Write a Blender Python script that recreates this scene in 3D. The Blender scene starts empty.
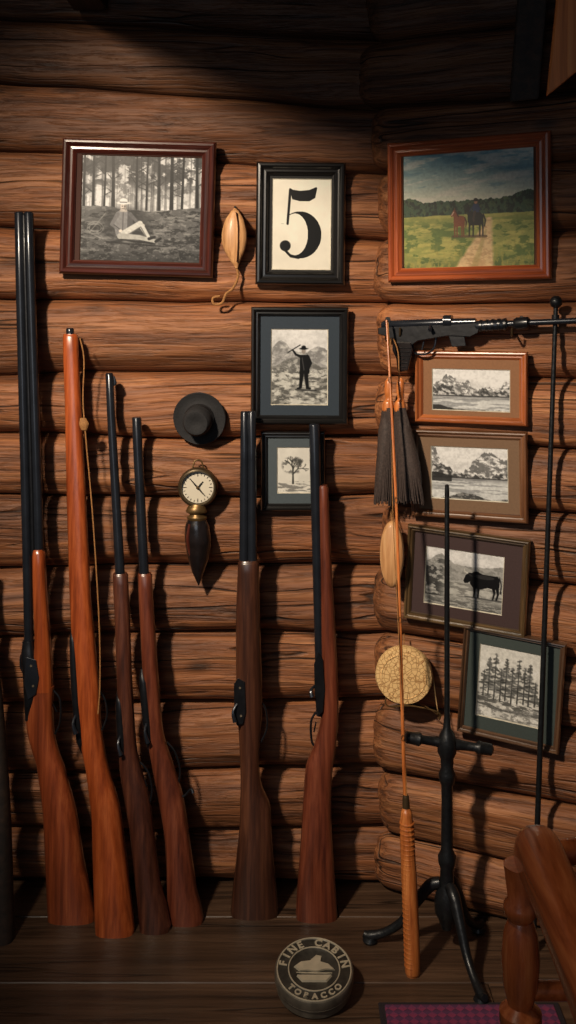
import bpy, math, random
import numpy as np
from mathutils import Vector, Matrix, noise as mn
random.seed(4)
S = bpy.context.scene
COL = S.collection
CAMY, CAMZ, F, HY = -2.0, 1.14, 1000.0, 320.0
ANG = math.radians(23.5); TA = math.tan(ANG)
CX, CY = 0.18, -0.03      # origin of the right wall front plane

# ------------------------------------------------------------ measuring helpers
def P(px, py, y=0.0):
    d = y - CAMY
    return Vector(((px-288)/F*d, y, CAMZ-(py-HY)/F*d))
def PR(px, py, off=0.0):
    u = (px-288)/F
    c = off/math.cos(ANG)
    d = (-CAMY + CY + CX*TA - c)/(1+TA*u)
    return Vector((u*d, d+CAMY, CAMZ-(py-HY)/F*d))
def yfloor(py):
    return CAMZ*F/(py-HY)+CAMY
def butt(py):
    """butt rests on the floor, its front edge reaching floor line py"""
    y = yfloor(py)+.02
    return y, HY+CAMZ*F/(y-CAMY)
def fit(st, pb):
    last = st[-1][0]
    return [((pb-(last-r[0])) if r[0] > last-12 else r[0],)+tuple(r[1:]) for r in st]

# ------------------------------------------------------------ materials
def newmat(name):
    m = bpy.data.materials.new(name); m.use_nodes = True
    nt = m.node_tree
    return m, nt, nt.nodes['Principled BSDF']
def srgb(c):
    return tuple(((v/255)/12.92 if v/255 <= .04045 else (((v/255)+.055)/1.055)**2.4) for v in c)
def plain(name, rgb, rough=.5, metal=0, coat=0, bump=0, bscale=60, var=.25):
    m, nt, b = newmat(name)
    N, L = nt.nodes, nt.links
    c = srgb(rgb)
    tc = N.new('ShaderNodeTexCoord')
    n = N.new('ShaderNodeTexNoise'); n.inputs['Scale'].default_value = bscale; n.inputs['Detail'].default_value = 5
    L.new(tc.outputs['Object'], n.inputs['Vector'])
    r = N.new('ShaderNodeValToRGB')
    r.color_ramp.elements[0].position = .3; r.color_ramp.elements[1].position = .7
    r.color_ramp.elements[0].color = (*[v*(1-var) for v in c], 1)
    r.color_ramp.elements[1].color = (*[min(1, v*(1+var)) for v in c], 1)
    L.new(n.outputs['Fac'], r.inputs['Fac']); L.new(r.outputs['Color'], b.inputs['Base Color'])
    b.inputs['Roughness'].default_value = rough; b.inputs['Metallic'].default_value = metal
    b.inputs['Coat Weight'].default_value = coat; b.inputs['Coat Roughness'].default_value = .15
    if bump:
        bp = N.new('ShaderNodeBump'); bp.inputs['Strength'].default_value = bump; bp.inputs['Distance'].default_value = .002
        L.new(n.outputs['Fac'], bp.inputs['Height']); L.new(bp.outputs['Normal'], b.inputs['Normal'])
    return m
def wood(name, cd, cm, cl, axis='X', s=1.0, rough=.5, coat=0.0, bump=.3, cracks=0.0, knots=0.0, bdist=.003, wav=.014, blot=(.7, 1.15), along=2.0, tone=False, fine=0.0):
    m, nt, b = newmat(name)
    N, L = nt.nodes, nt.links
    tc = N.new('ShaderNodeTexCoord')
    at = N.new('ShaderNodeAttribute'); at.attribute_name = 'seed'
    sc = N.new('ShaderNodeVectorMath'); sc.operation = 'SCALE'; sc.inputs[0].default_value = (7.3, 3.1, 5.7)
    L.new(at.outputs['Fac'], sc.inputs['Scale'])
    ad = N.new('ShaderNodeVectorMath'); ad.operation = 'ADD'
    L.new(tc.outputs['Object'], ad.inputs[0]); L.new(sc.outputs[0], ad.inputs[1])
    nw = N.new('ShaderNodeTexNoise'); nw.inputs['Scale'].default_value = 4*s; nw.inputs['Detail'].default_value = 2
    L.new(ad.outputs[0], nw.inputs['Vector'])
    ws = N.new('ShaderNodeVectorMath'); ws.operation = 'SCALE'; ws.inputs['Scale'].default_value = wav/s
    L.new(nw.outputs['Color'], ws.inputs[0])
    ad2 = N.new('ShaderNodeVectorMath'); ad2.operation = 'ADD'
    L.new(ad.outputs[0], ad2.inputs[0]); L.new(ws.outputs[0], ad2.inputs[1])
    def stretched(al, across, detail=6):
        mp = N.new('ShaderNodeMapping')
        v = [across, across, across]; v['XYZ'.index(axis)] = al
        mp.inputs['Scale'].default_value = v
        L.new(ad2.outputs[0], mp.inputs['Vector'])
        n = N.new('ShaderNodeTexNoise'); n.inputs['Scale'].default_value = 1; n.inputs['Detail'].default_value = detail
        n.inputs['Roughness'].default_value = .62
        L.new(mp.outputs[0], n.inputs['Vector'])
        return n
    def mul(col, fac):
        m_ = N.new('ShaderNodeMix'); m_.data_type = 'RGBA'; m_.blend_type = 'MULTIPLY'; m_.inputs[0].default_value = 1
        L.new(col, m_.inputs[6]); L.new(fac, m_.inputs[7]); return m_.outputs[2]
    def mapr(src, a, b_, c, d):
        q = N.new('ShaderNodeMapRange'); q.inputs[1].default_value = a; q.inputs[2].default_value = b_
        q.inputs[3].default_value = c; q.inputs[4].default_value = d; L.new(src, q.inputs[0]); return q.outputs[0]
    g = stretched(along*s, 80*s)
    r = N.new('ShaderNodeValToRGB'); e = r.color_ramp.elements
    e[0].position = .3; e[0].color = (*srgb(cd), 1)
    e[1].position = .7; e[1].color = (*srgb(cl), 1)
    k = e.new(.5); k.color = (*srgb(cm), 1)
    L.new(g.outputs['Fac'], r.inputs['Fac'])
    g2 = stretched(1.6*s, 8*s, 3)
    col = mul(r.outputs['Color'], mapr(g2.outputs['Fac'], .3, .7, *blot))
    hsum = g.outputs['Fac']
    if fine:
        g5 = stretched(9*s, 210*s, 3)
        ff = mapr(g5.outputs['Fac'], .36, .52, 1-fine, 1)
        col = mul(col, ff)
        mf = N.new('ShaderNodeMath'); mf.operation = 'MULTIPLY_ADD'; mf.inputs[1].default_value = .8
        L.new(ff, mf.inputs[0]); L.new(hsum, mf.inputs[2]); hsum = mf.outputs[0]
    if cracks:
        g3 = stretched(.9*s, 22*s, 2)
        sb = N.new('ShaderNodeMath'); sb.operation = 'SUBTRACT'; sb.inputs[1].default_value = .5; L.new(g3.outputs['Fac'], sb.inputs[0])
        ab = N.new('ShaderNodeMath'); ab.operation = 'ABSOLUTE'; L.new(sb.outputs[0], ab.inputs[0])
        ln = mapr(ab.outputs[0], .003, .017, 1, 0)
        g4 = stretched(3*s, 14*s, 2)
        msk = mapr(g4.outputs['Fac'], .46, .55, 0, cracks)
        mm0 = N.new('ShaderNodeMath'); mm0.operation = 'MULTIPLY'; L.new(ln, mm0.inputs[0]); L.new(msk, mm0.inputs[1])
        iv = N.new('ShaderNodeMath'); iv.operation = 'SUBTRACT'; iv.inputs[0].default_value = 1; L.new(mm0.outputs[0], iv.inputs[1])
        col = mul(col, iv.outputs[0])
        mm = N.new('ShaderNodeMath'); mm.operation = 'MULTIPLY_ADD'; mm.inputs[1].default_value = 1.4
        L.new(iv.outputs[0], mm.inputs[0]); L.new(hsum, mm.inputs[2]); hsum = mm.outputs[0]
    if knots:
        mp = N.new('ShaderNodeMapping'); v = [9, 9, 9]; v['XYZ'.index(axis)] = 4.6
        mp.inputs['Scale'].default_value = v
        L.new(ad2.outputs[0], mp.inputs['Vector'])
        vo = N.new('ShaderNodeTexVoronoi'); vo.inputs['Scale'].default_value = 1
        L.new(mp.outputs[0], vo.inputs['Vector'])
        col = mul(col, mapr(vo.outputs['Distance'], .05, .16, 1-knots, 1))
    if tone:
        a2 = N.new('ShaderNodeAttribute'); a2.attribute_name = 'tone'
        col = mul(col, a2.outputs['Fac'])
    L.new(col, b.inputs['Base Color'])
    b.inputs['Roughness'].default_value = rough
    b.inputs['Coat Weight'].default_value = coat; b.inputs['Coat Roughness'].default_value = .2
    bp = N.new('ShaderNodeBump'); bp.inputs['Strength'].default_value = bump; bp.inputs['Distance'].default_value = bdist
    L.new(hsum, bp.inputs['Height']); L.new(bp.outputs['Normal'], b.inputs['Normal'])
    return m

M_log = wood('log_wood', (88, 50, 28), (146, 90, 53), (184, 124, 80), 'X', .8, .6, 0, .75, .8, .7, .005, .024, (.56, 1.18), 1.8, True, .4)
M_dark = wood('dark_beam_wood', (22, 15, 11), (38, 26, 18), (56, 38, 26), 'Y', 1, .7, 0, .4)
M_brace = wood('brace_wood', (170, 92, 42), (224, 130, 66), (240, 156, 90), 'Z', 1, .55, 0, .4)
M_floor = wood('floor_wood', (52, 37, 27), (78, 57, 42), (100, 76, 58), 'X', .8, .45, .08, .4, .7, .3, fine=.3)
M_org = wood('orange_stock_wood', (122, 52, 22), (166, 78, 35), (196, 102, 52), 'Z', 1.2, .3, .5, .05, fine=.12)
M_org2 = wood('chestnut_stock_wood', (100, 44, 22), (140, 66, 35), (170, 90, 50), 'Z', 1.2, .3, .5, .05, fine=.12)
M_red = wood('red_walnut_wood', (50, 26, 19), (80, 43, 31), (108, 63, 45), 'Z', 1.2, .32, .4, .06, fine=.15)
M_red2 = wood('mahogany_wood', (72, 33, 22), (106, 52, 34), (134, 73, 49), 'Z', 1.2, .32, .4, .06, fine=.15)
M_wal = wood('dark_walnut_wood', (42, 23, 17), (70, 40, 28), (98, 60, 42), 'Z', 1.2, .32, .4, .06, fine=.15)
M_chair = wood('chair_wood', (126, 58, 26), (170, 86, 43), (198, 112, 62), 'Y', 1.2, .26, .5, .08)
M_chairz = wood('chair_post_wood', (126, 58, 26), (170, 86, 43), (198, 112, 62), 'Z', 1.2, .26, .5, .08)
M_steel = plain('blued_steel', (38, 42, 50), .27, .45, .25, 0, 30, .2)
M_blk = plain('black_metal', (26, 27, 31), .35, .4, .15, .15, 90, .3)
M_iron = plain('cast_iron', (28, 30, 33), .4, .4, .1, .5, 120, .3)
M_brass = plain('aged_brass', (112, 88, 56), .4, .7, 0, .1, 60, .4)
M_bez = plain('bronze_rim', (92, 80, 62), .35, .7, 0, .1, 60, .3)
M_brassd = plain('dark_brass', (84, 68, 48), .4, .6, 0, .2, 60, .4)
M_felt = plain('black_felt', (28, 28, 31), .8, 0, 0, .4, 300, .3)
M_lea = plain('black_leather', (26, 21, 21), .22, 0, .7, .2, 60, .3)
M_redl = plain('oxblood_leather', (80, 36, 27), .3, 0, .6, .2, 60, .3)
M_cream = plain('cream_paper', (206, 198, 180), .6, 0, 0, 0, 20, .05)
M_cord = plain('jute_cord', (150, 104, 58), .8, 0, 0, .5, 300, .3)
M_tan = wood('pale_wood', (158, 110, 68), (196, 144, 96), (216, 170, 120), 'Z', 2, .5, .1, .2)
M_hair = plain('dark_horsehair', (58, 46, 42), .7, 0, 0, 0, 300, .5)
M_rodw = wood('rod_handle_wood', (150, 78, 34), (196, 112, 54), (224, 142, 78), 'Z', 2, .4, .3, .2)
M_tin = plain('dark_pewter', (108, 102, 92), .4, .5, 0, .2, 60, .3)
M_tind = plain('blackened_pewter', (58, 55, 50), .42, .4, 0, .3, 90, .35)
M_tinl = plain('bright_pewter', (192, 182, 160), .4, .4, 0, 0, 60, .12)
M_ink = plain('black_ink', (16, 16, 18), .5)
M_chink = plain('chinking', (26, 15, 10), .95, 0, 0, .3, 60, .3)

# ------------------------------------------------------------ mesh helpers
def mk(name, verts, faces, mat, smooth=True, seeds=None, tones=None):
    me = bpy.data.meshes.new(name)
    me.from_pydata([tuple(v) for v in verts], [], faces)
    if mat: me.materials.append(mat)
    me.polygons.foreach_set('use_smooth', [smooth]*len(me.polygons))
    if seeds is not None:
        a = me.attributes.new('seed', 'FLOAT', 'POINT'); a.data.foreach_set('value', seeds)
    if tones is not None:
        a = me.attributes.new('tone', 'FLOAT', 'POINT'); a.data.foreach_set('value', tones)
    me.update()
    o = bpy.data.objects.new(name, me); COL.objects.link(o)
    return o
def group(name, parts, loc=None):
    e = bpy.data.objects.new(name, None); e.empty_display_size = .05
    COL.objects.link(e)
    e.location = loc
    for p in parts:
        p.parent = e; p.matrix_parent_inverse = Matrix.Translation(-Vector(loc))
    return e
def fixn(o, ang=42):
    import bmesh
    bm = bmesh.new(); bm.from_mesh(o.data)
    bmesh.ops.recalc_face_normals(bm, faces=bm.faces); bm.to_mesh(o.data); bm.free()
    if ang and len(o.data.polygons) and o.data.polygons[0].use_smooth:
        o.data.set_sharp_from_angle(angle=math.radians(ang))
    return o
def bevel(o, w=.002, seg=2):
    m = o.modifiers.new('bevel', 'BEVEL'); m.width = w; m.segments = seg; m.limit_method = 'ANGLE'
    return o
def box(name, mn_, mx_, mat, bv=.002, mtx=None):
    a, b = Vector(mn_), Vector(mx_)
    v = [(x, y, z) for x in (a.x, b.x) for y in (a.y, b.y) for z in (a.z, b.z)]
    f = [(0, 1, 3, 2), (4, 6, 7, 5), (0, 4, 5, 1), (2, 3, 7, 6), (0, 2, 6, 4), (1, 5, 7, 3)]
    o = fixn(mk(name, v, f, mat, False))
    if bv: bevel(o, bv)
    if mtx is not None: o.matrix_basis = mtx
    return o
def rings(name, rs, mat, smooth=True, closed=False):
    n = len(rs[0]); v = [p for r in rs for p in r]; f = []
    R = len(rs)
    for i in range(R if closed else R-1):
        a = i*n; b = ((i+1) % R)*n
        for j in range(n):
            k = (j+1) % n
            f.append((a+j, a+k, b+k, b+j))
    if not closed:
        f.append(tuple(range(n-1, -1, -1))); f.append(tuple((R-1)*n+j for j in range(n)))
    return fixn(mk(name, v, f, mat, smooth))
def tube(name, pts, rad, mat, n=10, sub=0, flat=1.0):
    pts = [Vector(p) for p in pts]
    if not isinstance(rad, (list, tuple)): rad = [rad]*len(pts)
    if sub:
        np_, nr = [], []
        for i in range(len(pts)-1):
            p0 = pts[max(i-1, 0)]; p1 = pts[i]; p2 = pts[i+1]; p3 = pts[min(i+2, len(pts)-1)]
            for s in range(sub):
                t = s/sub
                np_.append(.5*((2*p1)+(p2-p0)*t+(2*p0-5*p1+4*p2-p3)*t*t+(3*p1-p0-3*p2+p3)*t**3))
                nr.append(rad[i]*(1-t)+rad[i+1]*t)
        np_.append(pts[-1]); nr.append(rad[-1]); pts, rad = np_, nr
    rs = []; up = None
    for i, p in enumerate(pts):
        d = (pts[min(i+1, len(pts)-1)]-pts[max(i-1, 0)]).normalized()
        if up is None:
            up = Vector((0, 1, 0)) if abs(d.y) < .9 else Vector((1, 0, 0))
        x = up - d*up.dot(d); x.normalize(); up = x
        y = d.cross(x)
        rs.append([p+(x*math.cos(a)*flat+y*math.sin(a))*rad[i] for a in [2*math.pi*j/n for j in range(n)]])
    return rings(name, rs, mat)
def lathe(name, prof, mat, mtx=Matrix(), n=32, smooth=True, closed=False):
    rs = [[mtx @ Vector((max(r, 1e-5)*math.cos(2*math.pi*j/n), max(r, 1e-5)*math.sin(2*math.pi*j/n), z)) for j in range(n)] for r, z in prof]
    return rings(name, rs, mat, smooth, closed)
def cat(a, b, c, d, t):
    return .5*((2*b)+(c-a)*t+(2*a-5*b+4*c-d)*t*t+(3*b-a-3*c+d)*t**3)
def loft(name, st, mat, yf, n=20, sub=5, pw=2.0, PF=P, dy=0.0):
    """st rows: (py, left, right, half thickness in metres). Horizontal super-ellipse sections."""
    rows = []
    for i in range(len(st)-1):
        q = [st[max(i-1, 0)], st[i], st[i+1], st[min(i+2, len(st)-1)]]
        for s in range(sub):
            t = s/sub
            py = q[1][0]*(1-t)+q[2][0]*t
            rows.append([py]+[cat(q[0][k], q[1][k], q[2][k], q[3][k], t) for k in (1, 2, 3)])
    rows.append(list(st[-1]))
    rs = []
    for py, l, r, ht in rows:
        y = yf(py)+dy; a = PF(l, py, y); b = PF(r, py, y); c = (a+b)/2; ax = (b-a)/2
        nrm = Vector((-ax.y, ax.x, 0)).normalized() if ax.length > 1e-6 else Vector((0, 1, 0))
        e = 2/pw
        rs.append([c+ax*(math.copysign(abs(math.cos(t))**e, math.cos(t)))+nrm*ht*(math.copysign(abs(math.sin(t))**e, math.sin(t)))
                   for t in [2*math.pi*j/n for j in range(n)]])
    return rings(name, rs, mat)
def prism(name, pts, mat, PF, off, th, bv=.0015):
    a = [PF(x, y, off-th/2) for x, y in pts]; b = [PF(x, y, off+th/2) for x, y in pts]
    n = len(pts)
    f = [tuple(range(n)), tuple(range(2*n-1, n-1, -1))]+[(i, (i+1) % n, n+(i+1) % n, n+i) for i in range(n)]
    return bevel(fixn(mk(name, a+b, f, mat, False)), bv)
def blob(name, c, r, mat):
    prof = [(r*math.sin(math.pi*i/12), -r*math.cos(math.pi*i/12)) for i in range(13)]
    return lathe(name, prof, mat, Matrix.Translation(c), 16)

# ------------------------------------------------------------ room shell
def log_mesh(name, specs, mat):
    V, Fc, SD, TN = [], [], [], []
    n = 44
    for li, (x0, x1, lo, hi, roundL, dp) in enumerate(specs):
        base = len(V); seg = int((x1-x0)/.009)
        sd = random.random()*9
        tn = random.uniform(.84, 1.08)*(.40, .40, .44, .74)[li] if li < 4 else random.uniform(.84, 1.08)  # random tone per log; topmost logs also darkened to paint in the light falloff
        lean_ = random.uniform(-.008, .008)
        xs = [x0+(x1-x0)*i/seg for i in range(seg+1)]
        if roundL: xs = [x0+.05*(1-math.cos(math.pi/2*i/8)) for i in range(8)]+[x for x in xs if x > x0+.05]
        for x in xs:
            zl, zh = lo(x), hi(x)
            rz = (zh-zl)/2*1.0; zc = (zl+zh)/2
            k = 1
            if roundL and x < x0+.05:
                k = max(.03, math.sqrt(max(0, 1-((x0+.05-x)/.05)**2)))
                k = k**.8
            for j in range(n):
                a = 2*math.pi*j/n
                ca, sa = math.cos(a), math.sin(a)
                dz = math.copysign(abs(sa)**.85, sa)*rz*(.35+.65*k)
                dy = math.copysign(abs(ca)**.70, ca)*dp*k
                w = mn.noise(Vector((x*3+sd*5, dz*16, sd)))*.009+mn.noise(Vector((x*5+sd*5, dz*60, sd+4)))*.006+mn.noise(Vector((x*18+sd*5, dz*100, sd+8)))*.0022
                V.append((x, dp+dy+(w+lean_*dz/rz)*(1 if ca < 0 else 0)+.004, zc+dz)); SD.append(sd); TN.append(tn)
        m = len(xs)
        for i in range(m-1):
            for j in range(n):
                k2 = (j+1) % n
                Fc.append((base+i*n+j, base+i*n+k2, base+(i+1)*n+k2, base+(i+1)*n+j))
        Fc.append(tuple(base+j for j in range(n))); Fc.append(tuple(base+(m-1)*n+j for j in range(n)))
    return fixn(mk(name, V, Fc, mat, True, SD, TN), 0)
zpy = lambda p: CAMZ-(p-HY)*.002
LB = [(-130, -105), (-55, -30), (13, 38), (80, 106), (150, 172), (222, 238), (298, 303), (375, 375), (436, 437), (497, 500), (572, 568), (641, 635), (710, 704), (779, 771), (836, 834), (890, 890)]
def bf(i):
    a, b = LB[i]
    za, zb = zpy(a), zpy(b)
    if i == len(LB)-1: return lambda x: 0.0
    return lambda x: za+(zb-za)*(x+.576)/.77+mn.noise(Vector((x*1.7, i*3.3, 1)))*.011+mn.noise(Vector((x*6, i*3.3, 5)))*.004
DP = .056
specs = [(-1.35, .34, bf(i+1), bf(i), False, DP) for i in range(len(LB)-1)]
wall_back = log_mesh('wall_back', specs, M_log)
RB = [-130, -40, 38, 107, 172, 238, 303, 375, 437, 500, 567, 634, 702, 770, 833, 890]
def rf(i):
    z = zpy(RB[i])
    if i == len(RB)-1: return lambda x: 0.0
    return lambda x: z+mn.noise(Vector((x*1.9+20, i*3.3, 7)))*.009+mn.noise(Vector((x*6, i*3.3, 15)))*.004
specs = [(-.022+random.uniform(-.012, .012)-(.03 if i < 3 else 0), 1.5, rf(i+1), rf(i), True, DP) for i in range(len(RB)-1)]
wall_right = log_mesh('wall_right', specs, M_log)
wall_right.matrix_basis = Matrix.Translation((CX, CY, 0)) @ Matrix.Rotation(-ANG, 4, 'Z')
o = box('wall_back_chinking', (-1.35, .05, 0), (.34, .07, 2.0), M_chink, 0)
o.parent = wall_back
o = box('wall_right_chinking', (.02, .05, 0), (1.5, .07, 2.0), M_chink, 0)
o.parent = wall_right
# floor boards
V, Fc, SD = [], [], []
y = .10
while y > -3.2:
    x = -1.5-random.random()
    while x < 1.8:
        L_ = random.uniform(1.6, 2.6); w = .19
        a = len(V); g = .0005
        x0, x1, y0, y1 = x+g, x+L_-g, y-w+g, y-g
        bvl = .0015
        V += [(x0+bvl, y0+bvl, 0), (x1-bvl, y0+bvl, 0), (x1-bvl, y1-bvl, 0), (x0+bvl, y1-bvl, 0),
              (x0, y0, -.002), (x1, y0, -.002), (x1, y1, -.002), (x0, y1, -.002),
              (x0, y0, -.03), (x1, y0, -.03), (x1, y1, -.03), (x0, y1, -.03)]
        Fc += [(a, a+1, a+2, a+3)]
        for q in (0, 4):
            for j in range(4):
                k = (j+1) % 4
                Fc.append((a+q+j, a+q+4+j, a+q+4+k, a+q+k))
        SD += [random.random()*9]*12
        x += L_
    y -= .19
floor = fixn(mk('floor', V, Fc, M_floor, False, SD))
o = box('subfloor', (-2.6, -3.3, -.06), (3.6, .12, -.031), M_dark, 0); o.parent = floor
ceiling = box('ceiling', (-1.5, -3.2, 2.06), (2.0, .15, 2.09), M_dark, 0)
box('ceiling_beam', (-.427, -2.4, 1.755), (-.360, -.01, 2.055), M_dark, .004)
prism('trim_1', [(509, 102), (539, 99), (552, -60), (522, -60)], M_dark, PR, .05, .07, .004)
prism('trim_2', [(546, 97), (640, 20), (640, -60), (562, -60)], M_brace, PR, .12, .05, .004)

# ------------------------------------------------------------ painted prints (vertex coloured sheets)
rng = np.random.RandomState(3)
TBL = rng.rand(256, 256)
def vn(X, Y, sx, sy, sd=0):
    x = X/sx+sd*17.3+500; y = Y/sy+sd*9.1+500
    xi = np.floor(x).astype(int); yi = np.floor(y).astype(int)
    fx = x-xi; fy = y-yi; fx = fx*fx*(3-2*fx); fy = fy*fy*(3-2*fy)
    g = lambda a, b: TBL[a % 256, b % 256]
    return (g(xi, yi)*(1-fx)+g(xi+1, yi)*fx)*(1-fy)+(g(xi, yi+1)*(1-fx)+g(xi+1, yi+1)*fx)*fy
def fbm(X, Y, sx, sy, sd=0, o=4):
    t = 0; a = 1; w = 0
    for i in range(o):
        t = t+a*vn(X, Y, sx, sy, sd+i); w += a; a *= .6; sx /= 2; sy /= 2
    return t/w
def sm(v, a, b):
    t = np.clip((v-a)/(b-a), 0, 1); return t*t*(3-2*t)
class Cv:
    def __init__(s, x0, y0, x1, y1, k=2.0, bg=(200, 200, 198)):
        s.r = (x0, y0, x1, y1)
        s.nx = int((x1-x0)*k)+1; s.ny = int((y1-y0)*k)+1
        s.X, s.Y = np.meshgrid(np.linspace(x0, x1, s.nx), np.linspace(y0, y1, s.ny))
        s.C = np.zeros((s.ny, s.nx, 3))+np.array(bg, float)
    def put(s, m, col):
        m = np.clip(m, 0, 1)[..., None]
        s.C = s.C*(1-m)+np.array(col, float)*m
    def sd_(s, f): return np.clip(.5-f*1.3, 0, 1)
    def ell(s, cx, cy, rx, ry, col, a=1):
        d = (np.sqrt(((s.X-cx)/rx)**2+((s.Y-cy)/ry)**2)-1)*min(rx, ry); s.put(s.sd_(d)*a, col)
    def line(s, pts, w, col, a=1):
        ws = w if isinstance(w, (list, tuple)) else [w]*len(pts)
        m = np.zeros_like(s.X)
        for (p, q, w0, w1) in zip(pts[:-1], pts[1:], ws[:-1], ws[1:]):
            dx, dy = q[0]-p[0], q[1]-p[1]
            t = np.clip(((s.X-p[0])*dx+(s.Y-p[1])*dy)/(dx*dx+dy*dy+1e-9), 0, 1)
            d = np.hypot(s.X-p[0]-t*dx, s.Y-p[1]-t*dy)-(w0*(1-t)+w1*t)/2
            m = np.maximum(m, s.sd_(d))
        s.put(m*a, col)
    def poly(s, pts, col, a=1):
        m = np.zeros(s.X.shape, bool); n = len(pts)
        for i in range(n):
            x1, y1 = pts[i]; x2, y2 = pts[(i+1) % n]
            if y1 == y2: continue
            c = ((y1 > s.Y) != (y2 > s.Y)) & (s.X < (x2-x1)*(s.Y-y1)/(y2-y1)+x1)
            m ^= c
        s.put(m*a, col)
    def below(s, f, col, a=1): s.put(s.sd_(f-s.Y)*a, col)
    def shade(s, f): s.C = np.clip(s.C*f[..., None], 0, 255)
    def grain(s, amt, sx=2.2, sy=2.2, sd=31): s.shade(1+amt*(fbm(s.X, s.Y, sx, sy, sd, 3)-.5)*2)
M_print, nt, b_ = newmat('printed_picture')
at = nt.nodes.new('ShaderNodeAttribute'); at.attribute_name = 'Col'
nt.links.new(at.outputs['Color'], b_.inputs['Base Color'])
b_.inputs['Roughness'].default_value = .4; b_.inputs['Specular IOR Level'].default_value = .25
def sheet(name, cv, fx, fz, y):
    xs = fx(cv.X).ravel(); zs = fz(cv.Y).ravel()
    nx, ny = cv.nx, cv.ny
    v = np.stack([xs, np.full(xs.shape, y), zs], 1)
    f = [(j*nx+i, (j+1)*nx+i, (j+1)*nx+i+1, j*nx+i+1) for j in range(ny-1) for i in range(nx-1)]
    o = mk(name, v.tolist(), f, M_print, False)
    c = np.clip((122+(cv.C-122)*1.1-3)/255, 0.03, .86)
    lin = np.where(c <= .04045, c/12.92, ((c+.055)/1.055)**2.4).reshape(-1, 3)
    a = o.data.color_attributes.new('Col', 'FLOAT_COLOR', 'POINT')
    a.data.foreach_set('color', np.concatenate([lin, np.ones((len(lin), 1))], 1).ravel())
    return o

def pic_woods(c):
    X, Y = c.X, c.Y
    c.C[:] = 206; c.shade(.78+.35*fbm(X, Y, 26, 22, 1))
    r = random.Random(5)
    for i in range(60):
        x = r.uniform(78, 204); w = r.uniform(.5, 1.4); g = r.choice([84, 108, 132])
        c.line([(x, 150), (x+r.uniform(-2, 2), 212)], w, (g,)*3, .75)
    c.put(sm(fbm(X, Y, 13, 9, 2, 5), .46, .56)*sm(-Y, -200, -176)*.85, (46, 46, 46))
    c.put(sm(fbm(X, Y, 6, 5, 7), .5, .6)*sm(-Y, -214, -190)*.6, (80, 80, 80))
    for x, w in ((84, 2.6), (93, 2.2), (105, 1.8), (112, 3), (136, 2), (147, 1.8), (158, 2.6), (171, 3.4), (183, 2.2), (196, 3)):
        c.line([(x, 150), (x+r.uniform(-1.5, 1.5), 208+r.uniform(0, 10))], [w*.8, w*1.2], (26, 26, 26))
        for k in range(5):
            yy = r.uniform(155, 198); sg = r.choice([-1, 1])
            c.line([(x, yy), (x+sg*r.uniform(5, 12), yy-r.uniform(3, 8))], [1, .4], (45, 45, 45))
    gy = 209+2*np.sin(X/19)+4*(fbm(X, Y, 12, 90, 3)-.5)
    c.below(gy, (88, 88, 88))
    G = (Y > gy)
    c.put(G*sm(fbm(X+Y*.5, Y, 14, 3, 4, 5), .52, .64)*.6, (142, 142, 140)); c.put(G*sm(-fbm(X, Y, 8, 3, 14, 5), -.5, -.38)*.8, (36, 36, 36))
    c.put(sm(Y, 242, 264)*.6, (30, 30, 30))
    c.put(G*sm(fbm(X, Y, 3, 2, 24, 3), .58, .7)*.35, (150, 150, 148))
    c.put(sm(-np.hypot((X-128)/30, (Y-224)/20), -1.1, -.5)*.7, (44, 44, 44))
    # coil of rope on the grass
    for a in range(2):
        t = np.linspace(0, 2*math.pi, 20); c.line([(96+(8-a*2)*math.cos(q), 229+(6-a*2)*math.sin(q)) for q in t], .6, (150, 150, 148), .7)
    c.line([(106, 214), (90, 234), (104, 240)], .8, (140, 140, 138), .8)
    Sg = (124, 124, 126)
    c.poly([(116.5, 213), (121, 210.6), (126, 210.6), (130.6, 213), (133.6, 221), (133, 235), (117, 236.5), (114.6, 225)], Sg)
    c.poly([(128, 212), (130.6, 213), (133.6, 221), (133, 235), (127.6, 235)], (78, 78, 80))
    c.line([(123.6, 212), (123.4, 233)], .8, (60, 60, 60), .8)
    c.line([(118, 215), (112.4, 225), (120, 231)], [4.2, 3.4, 2.4], (108, 108, 110)); c.line([(114.8, 225.6), (120.4, 229.6)], .7, (50, 50, 50)); c.ell(121.4, 231.6, 1.8, 1.5, (205, 198, 190))
    c.line([(130.4, 214.4), (137.4, 221.6), (142.6, 225)], [4, 3.2, 2.4], (92, 92, 94)); c.ell(143.6, 225.4, 1.8, 1.5, (205, 198, 190))
    c.line([(121.6, 211), (126, 211)], 3, (168, 162, 156))
    c.ell(123.6, 207, 3, 3.9, (196, 188, 180)); c.put((np.hypot((X-125.4)/1.7, (Y-207.6)/3) < 1)*.55, (100, 96, 92)); c.line([(122.2, 209.3), (124.4, 209.4)], .6, (70, 60, 58))
    c.ell(122.5, 206.8, .5, .4, (40, 38, 38)); c.ell(125, 206.8, .5, .4, (30, 28, 28))
    c.ell(123.6, 203.6, 7, 1.3, (222, 222, 218)); c.ell(123.6, 201.4, 3.8, 2.7, (214, 214, 212)); c.line([(120.2, 202.8), (127, 202.8)], .8, (70, 70, 70))
    c.line([(125, 234), (140.6, 223.6), (150, 238)], [6.6, 5.4, 3.4], (192, 192, 188)); c.line([(129.5, 234.6), (141.4, 227), (148.6, 239)], 1, (90, 90, 88), .9)
    c.line([(121, 236.6), (140, 237.4), (157, 241)], [5.8, 4.6, 3.4], (164, 164, 160)); c.line([(122, 240), (156, 243.6)], 1.3, (24, 24, 24), .9)
    c.line([(150, 238.6), (155.6, 236.6)], [3, 2.2], (20, 20, 20)); c.line([(157, 241), (161.6, 238)], [3, 2.2], (20, 20, 20))
    c.line([(108, 243), (168, 246)], [2, 1], (20, 20, 20), .7)
    c.grain(.12)
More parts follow.
